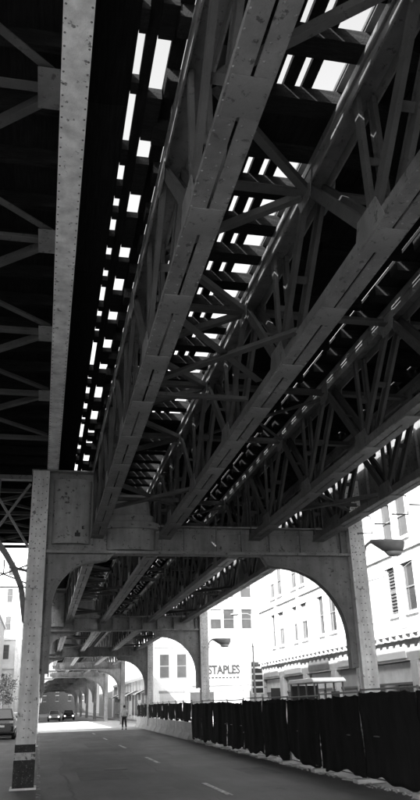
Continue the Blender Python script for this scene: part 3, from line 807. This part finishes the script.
for k in range(13):
    y = .8+k*3.4
    sp = MB().box(-.06,-.003,y,y+2.7,.6,3.1).obj('shop_window', FRAME, B); MB().box(-.075,-.061,y+.1,y+2.6,.7,2.4).obj('pane', GLASS if k%3 else PAPER, sp)
    MB().prism([(-.06,3.5),(-1.1,3.05),(-1.1,2.95),(-.06,3.2)], y-.1, y+2.8).obj('awning', (SHOPD, CLOTH, SIGNW)[k%3], B)
    MB().box(-.09,-.003,y-.55,y-.2,.14,4.6).obj('pilaster', TRIM, B)
MB().box(-.3,-.003,.3,46,4.62,4.95).obj('shop_cornice', TRIM, B)
# side wall along the street
sw = []
for y in arange(2,44,3.2):
    for z0,z1 in ((5.2,7.2),(9.45,11.6),(12.9,15.1),(16.3,18.4)): sw.append((y,y+1.2,z0,z1))
facade(B,'YZ',(-.001,.252,0),(0,1,0),(-1,0,0),48,0,20,sw,PLASTER2,.24)
for w in sw: window(B,(-.001,.252,0),(0,1,0),(-1,0,0),w,0)
# --- farther buildings
def block(name, label, x0,x1,y0,y1,h, m, front='y', pitch=3.4, wz=((4.6,6.6),(8,10),(11.4,13.4))):
    B = thing(name, label, 'building', (x0,y0,0))
    MB().box(.26,x1-x0,.26,y1-y0,.02,h).obj('core', m, B)
    wy = [(a,a+1.2,c,d) for a in arange(1.2,x1-x0-1.6,pitch) for c,d in wz if d < h-.6]
    facade(B,'XZ',(.0,0,0),(1,0,0),(0,-1,0),x1-x0,0,h,wy,m)
    for w in wy: window(B,(0,0,0),(1,0,0),(0,-1,0),w,0)
    MB().box(-.2,x1-x0+.2,-.3,.2,h,h+.5).obj('roof_cornice', TRIM, B)
    return B
Bl = block('pale_building', 'bright pale building far down the street at the left edge', -18,-3.3,176,215,36, PLASTER, wz=((6,9),(12,15),(18,21),(24,27),(30,33)), pitch=4.2)
MB().box(12.1,13.3,-.5,-.002,.1,34).obj('pilaster', STEELBR, Bl)
MB().box(-.1,14.8,-.35,-.003,10,10.6).obj('string_course', TRIM, Bl); MB().box(-.1,14.8,-.30,-.003,16,16.5).obj('string_course', TRIM, Bl)
block('brick_building', 'pale building beyond the far tunnel on the right', 12,30,136,170,16, PLASTER2)
block('end_building', 'building closing the street, toned dark to deepen the tunnel end', -30,40,330,350,24, mat('dimming_brick', .09, .3, 2, .9, .3), pitch=5)  # dark tone stands in for shade at the tunnel's far end
B = thing('bounce_cutter', 'unseen dark block right of the viewpoint, added to cut bounce light', 'building', (14.05,-60,0))  # unseen, put here dark so less light bounces from the right
MB().box(0,20,0,82.8,.02,13).obj('wall', MATS['dimming_brick'], B); MB().box(-.3,20,-.1,82.85,13,13.5).obj('roof_cornice', TRIM, B)
# left row (outside the frame; added and sized to shade the street)
B = thing('street_shade_block', 'unseen long block along the left pavement, added to shade the street', 'building', (-8.3,-2.5,0))
MB().box(-14,0,0,56.5,.02,17.5).obj('wall', mat('left_brick', .4, .15, 2, .85, .3), B); MB().box(-14,.35,-.1,56.7,17.5,18).obj('roof_cornice', TRIM, B)
B = thing('tunnel_shade_block', 'unseen plain block past the crossing, raised to shade the far tunnel', 'building', (-8.3,98,0))  # out of view; height chosen to keep sun out of the far tunnel
MB().box(-14,0,0,76,.02,18.0).obj('wall', MATS['left_brick'], B); MB().box(-14,.3,-.1,76.1,18.0,18.4).obj('roof_cornice', TRIM, B)

B = thing('street_end_shade_block', 'unseen tall block behind the pale one, added to shade the street end', 'building', (-6,215.5,0))  # hidden extra block that keeps sun off the street end
MB().box(-14,0,0,150,.02,26).obj('wall', MATS['left_brick'], B); MB().box(-14,.3,-.1,150.1,26,26.5).obj('roof_cornice', TRIM, B)
# ------------------------------------------------------------------ street furniture
t = thing('lamp_post', 'slim lamp post with a short arm before the shop building', 'lamp post', (12.4,45.4,.14))
MB().tube([(0,0,0),(0,0,3),(0,0,6.6)], [.075,.06,.045]).obj('pole', LAMPM, t); MB().tube([(0,0,6.5),(-.25,0,6.62),(-.9,0,6.62)], .03).obj('arm', LAMPM, t)
MB().lathe([(.05,.06),(.16,.02),(.17,-.04),(.1,-.09),(.02,-.1)], (-1.05,0,6.6), 14, sx=1.6).obj('lamp_head', LAMPM, t); MB().lathe([(.14,0),(.14,.3),(.09,.4)],(0,0,0),12).obj('base', LAMPM, t)
def board_sign(x,y,z0,z1,w,label):
    t = thing('sign_board', label, 'sign', (x,y,.14))
    MB().tube([(0,.04,0),(0,.04,z0+.3)], .035).obj('post', GALV, t); MB().box(-w/2,w/2,-.02,.02,z0-.14,z1-.14).obj('panel', SIGNK, t, bevel=.02)
    MB().tube([(-w/2+.05,.03,z0+.02-.14),(w/2-.05,.03,z0+.02-.14)],.02).obj('rail', GALV, t)
board_sign(10.9,36.2,1.75,2.32,.46,'small black sign panel on a post, left of the canopied vehicle')
board_sign(10.9,28.4,1.65,2.02,.34,'small black sign panel on a post beside the canopied vehicle')
# small works vehicle with a canopy roof
t = thing('utility_vehicle', 'small works vehicle with white canopy roof parked behind the fence', 'vehicle', (11.6,32.5,.14))
MB().prism([(-1.7,.45),(1.7,.45),(1.7,.95),(1.0,1.05),(.9,.62),(-.5,.62),(-.55,1.0),(-1.7,1.05)], -.65,.65,'YZ').obj('body', CARWHT, t, bevel=.04)
MB().prism([(-1.75,2.32),(-1.5,2.44),(1.5,2.44),(1.75,2.32),(1.75,2.26),(-1.75,2.26)], -.72,.72,'YZ').obj('canopy', CARWHT, t, bevel=.03)
for sx in (-1,1):
    for yy in (-1.6,-.55,.5,1.55): MB().tube([(sx*.62,yy,.95),(sx*.62,yy*.98,2.28)], .035).obj('pillar', GALV, t)
MB().box(-.6,.6,1.56,1.575,1.0,2.2).obj('windscreen', GLASS, t)
MB().box(-.55,.55,-.45,.1,.62,.85).box(-.55,.55,-.55,-.42,.85,1.5).obj('seat', SIGNK, t, bevel=.03)
for sx in (-1,1):
    for yy in (-1.15,1.2):
        w = MB().lathe([(.2,-.09),(.36,-.1),(.38,-.05),(.38,.05),(.36,.1),(.2,.09)], (sx*.66,yy,.38), 18, 'X').obj('wheel', RUBBER, t); MB().lathe([(.05,-.1),(.2,-.092),(.2,.092),(.05,.1)],(sx*.66,yy,.38),14,'X').obj('rim', GALV, w)

# ------------------------------------------------------------------ cars
def car(label, loc, rz, paint, lit=False, suv=False):
    t = thing('parked_car' if not lit else 'car', label, 'car', loc, rz, 'cars in the street')
    dz = .22 if suv else 0
    # stations along y: (y, half width at sill, half width at belt, sill z, belt z)
    st = [(-2.2,.70,.72,.42,.72),(-2.1,.82,.82,.30,.92),(-1.6,.88,.88,.24,.98),(-.6,.90,.89,.22,.98),(.6,.90,.89,.22,.97),(1.2,.90,.87,.22,.95),(1.8,.87,.83,.26,.86),(2.15,.80,.76,.32,.74),(2.25,.66,.66,.42,.62)]
    m = MB(); vs = []; fs = []; n = 8
    for (y,a,b,s,z) in st:
        z += dz; vs += [(-a*.8,y,s),(-a,y,s+.12),(-b*1.0,y,(s+z)/2+.08),(-b*.94,y,z),(b*.94,y,z),(b,y,(s+z)/2+.08),(a,y,s+.12),(a*.8,y,s)]
    for i in range(len(st)-1):
        for k in range(n): fs.append((i*n+k,i*n+(k+1)%n,(i+1)*n+(k+1)%n,(i+1)*n+k))
    fs += [tuple(range(n))[::-1], tuple((len(st)-1)*n+k for k in range(n))]
    m.add(vs,fs).obj('body', paint, t, smooth=False, bevel=.03)
    zr = 1.46+dz*1.6; zb = .96+dz; yb = -2.0 if suv else -1.75; yr = -1.75 if suv else -1.05
    cab = MB().add([(-.80,yb,zb),(.80,yb,zb),(.80,1.15,zb-.02),(-.80,1.15,zb-.02),(-.62,yr,zr),(.62,yr,zr),(.62,.35,zr),(-.62,.35,zr)],[(3,2,1,0),(4,5,6,7),(0,1,5,4),(1,2,6,5),(2,3,7,6),(3,0,4,7)]).obj('cabin', paint, t, bevel=.05)
    def lerpq(q, i0, i1, j0, j1, off):
        A,Bq,C,D = [Vector(p) for p in q]
        f = lambda u,v: (A.lerp(Bq,u)).lerp(D.lerp(C,u),v)
        nn = (Bq-A).cross(D-A).normalized()
        vs = [f(i0,j0)+nn*off,f(i1,j0)+nn*off,f(i1,j1)+nn*off,f(i0,j1)+nn*off]
        return MB().add(vs+[v-nn*(off+.02) for v in vs],[(0,1,2,3),(7,6,5,4),(0,1,5,4),(1,2,6,5),(2,3,7,6),(3,0,4,7)])
    v = [(-.80,yb,zb),(.80,yb,zb),(.80,1.15,zb-.02),(-.80,1.15,zb-.02),(-.62,yr,zr),(.62,yr,zr),(.62,.35,zr),(-.62,.35,zr)]
    lerpq((v[0],v[1],v[5],v[4]),.08,.92,.1,.88,.006).obj('rear_window', GLASS, cab); lerpq((v[2],v[3],v[7],v[6]),.06,.94,.08,.92,.006).obj('windscreen', GLASS, cab)
    for q in ((v[1],v[2],v[6],v[5]),(v[3],v[0],v[4],v[7])):
        lerpq(q,.08,.48,.1,.86,.006).obj('side_window', GLASS, cab); lerpq(q,.52,.92,.1,.86,.006).obj('side_window', GLASS, cab)
    for sx in (-1,1):
        for yy in (-1.35,1.4):
            w = MB().lathe([(.2,-.1),(.31,-.11),(.33,-.07),(.33,.07),(.31,.11),(.2,.1)], (sx*.82,yy,.33), 18,'X').obj('wheel', RUBBER, t); MB().lathe([(.03,-.112),(.2,-.102),(.2,.102),(.03,.112)],(sx*.82,yy,.33),14,'X').obj('rim', CHROME, w)
        MB().lathe([(.11,0),(.11,.05),(.05,.07)],(sx*.62,2.2,.62+dz),12,'Y').obj('headlight', HEADL if lit else CHROME, t)
        MB().box(sx*.66-.11,sx*.66+.11,-2.24,-2.10,.72+dz,.86+dz).obj('tail_light', SHOP, t)
        MB().box(sx*.95-.09,sx*.95+.09,.75,.87,.98+dz,1.12+dz).obj('mirror', paint, t, bevel=.02)
    MB().box(-.26,.26,-2.245,-2.19,.5+dz,.62+dz).obj('number_plate', SIGNW, t)
    MB().box(-.78,.78,-2.26,-2.1,.36,.48).box(-.72,.72,2.12,2.3,.34,.46).obj('bumper', SIGNK, t, bevel=.02)
    return t
car('black car parked at the left kerb behind the nearest column', (-2.35,54.6,0), 0, CARBLK, suv=True)
car('dark car parked at the left kerb, in front of the black one', (-2.4,60.6,0), 0, CARBLK)
car('grey car parked at the left kerb past the crossing', (-2.4,90.5,0), 0, CARGRY)
car('pale car coming out of the dark tunnel with headlamps on, left one', (2.2,123,0), pi, CARGRY, lit=True)
car('dark car inside the far tunnel with headlamps on, right one', (4.6,131,0), pi, CARBLK, lit=True)
car('dark car standing in the far tunnel on the left side', (-.9,140,0), pi, CARBLK)

# ------------------------------------------------------------------ small tree at the left pavement
def tree(label, loc, h, cr, seed):
    rn = random.Random(seed); t = thing('street_tree', label, 'tree', loc)
    tr = MB().tube([(0,0,0),(.05,.02,h*.3),(-.03,.04,h*.55),(.04,0,h*.8)], [.11,.085,.06,.03])
    tips = []
    for k in range(11):
        a = k*2.4; z = h*(.42+.04*k); L = cr*rn.uniform(.6,1.0)
        e = Vector((cos(a)*L, sin(a)*L, z+L*.6)); tr.tube([(0,0,z),(cos(a)*L*.5,sin(a)*L*.5,z+L*.2),e], [.035,.022,.01], 6); tips += [e, Vector((0,0,z)).lerp(e,.6)]
    tr.obj('trunk', BARK, t)
    m = MB()
    for k in range(2200):
        c = rn.choice(tips)+Vector((rn.gauss(0,.28),rn.gauss(0,.28),rn.gauss(0,.24))); s = rn.uniform(.06,.13)
        d = Vector((rn.gauss(0,1),rn.gauss(0,1),rn.gauss(0,1))).normalized(); e = d.orthogonal().normalized()
        m.add([c-d*s, c+e*s*.5, c+d*s, c-e*s*.5], [(0,1,2,3)])
    m.obj('crown', LEAF, t, kind='stuff')
tree('small leafy street tree at the left edge beyond the parked cars', (-3.9,86,.14), 5.0, 1.25, 4)

# ------------------------------------------------------------------ person walking at the crossing
t = thing('person', 'person in pale shirt and dark trousers walking in the road', 'person', (6.75,65.2,0), R(8))
def skinned(name, verts, edges, rad, m, sub=2):
    me = bpy.data.meshes.new(name); me.from_pydata(verts, edges, []); me.materials.append(m)
    o = link(name, me, t)
    md = o.modifiers.new('skin','SKIN'); md.use_smooth_shade = True
    for i, r_ in enumerate(rad): me.skin_vertices[0].data[i].radius = (r_, r_)
    me.skin_vertices[0].data[0].use_root = True
    s = o.modifiers.new('sub','SUBSURF'); s.levels = sub; s.render_levels = sub
    return o
V = [(0,0,.95),(0,.01,1.2),(0,.02,1.42),(0,.03,1.52),(0,.04,1.62),(0,.04,1.74),
     (-.19,.01,1.41),(-.27,-.02,1.14),(-.25,.12,.92),(-.24,.17,.84),(.19,.01,1.41),(.28,.0,1.14),(.25,.14,.93),(.24,.19,.85),
     (-.09,0,.92),(-.10,.14,.50),(-.10,.10,.08),(-.10,.22,.04),(.09,0,.92),(.11,-.04,.50),(.11,-.26,.11),(.11,-.16,.04)]
Eg = [(0,1),(1,2),(2,3),(3,4),(4,5),(2,6),(6,7),(7,8),(8,9),(2,10),(10,11),(11,12),(12,13),(0,14),(14,15),(15,16),(16,17),(0,18),(18,19),(19,20),(20,21)]
Rd = [.13,.12,.13,.055,.09,.075,.065,.045,.035,.035,.065,.045,.035,.035,.085,.06,.045,.035,.085,.06,.045,.035]
skinned('body', V, Eg, Rd, SKIN)
skinned('shirt', [(0,0,.98),(0,.01,1.2),(0,.02,1.42),(-.2,.01,1.41),(-.265,-.01,1.2),(.2,.01,1.41),(.275,.0,1.2)], [(0,1),(1,2),(2,3),(3,4),(2,5),(5,6)], [.165,.15,.165,.09,.068,.09,.068], SHIRT)
skinned('trousers', [(0,0,.96),(-.09,0,.90),(-.10,.14,.50),(-.10,.11,.12),(.09,0,.90),(.11,-.04,.50),(.11,-.24,.15)], [(0,1),(1,2),(2,3),(0,4),(4,5),(5,6)], [.15,.115,.085,.065,.115,.085,.065], TROUS)
MB().lathe([(.02,.12),(.07,.10),(.105,.04),(.108,-.02),(.09,-.07)], (0,.025,1.71), 14).obj('hair', HAIR, t, smooth=True)
for sx, yy, z in ((-.10,.17,.04),(.11,-.2,.05)): MB().box(sx-.045,sx+.045,yy-.12,yy+.14,0.0,.09).obj('shoe', SIGNK, t, bevel=.03)
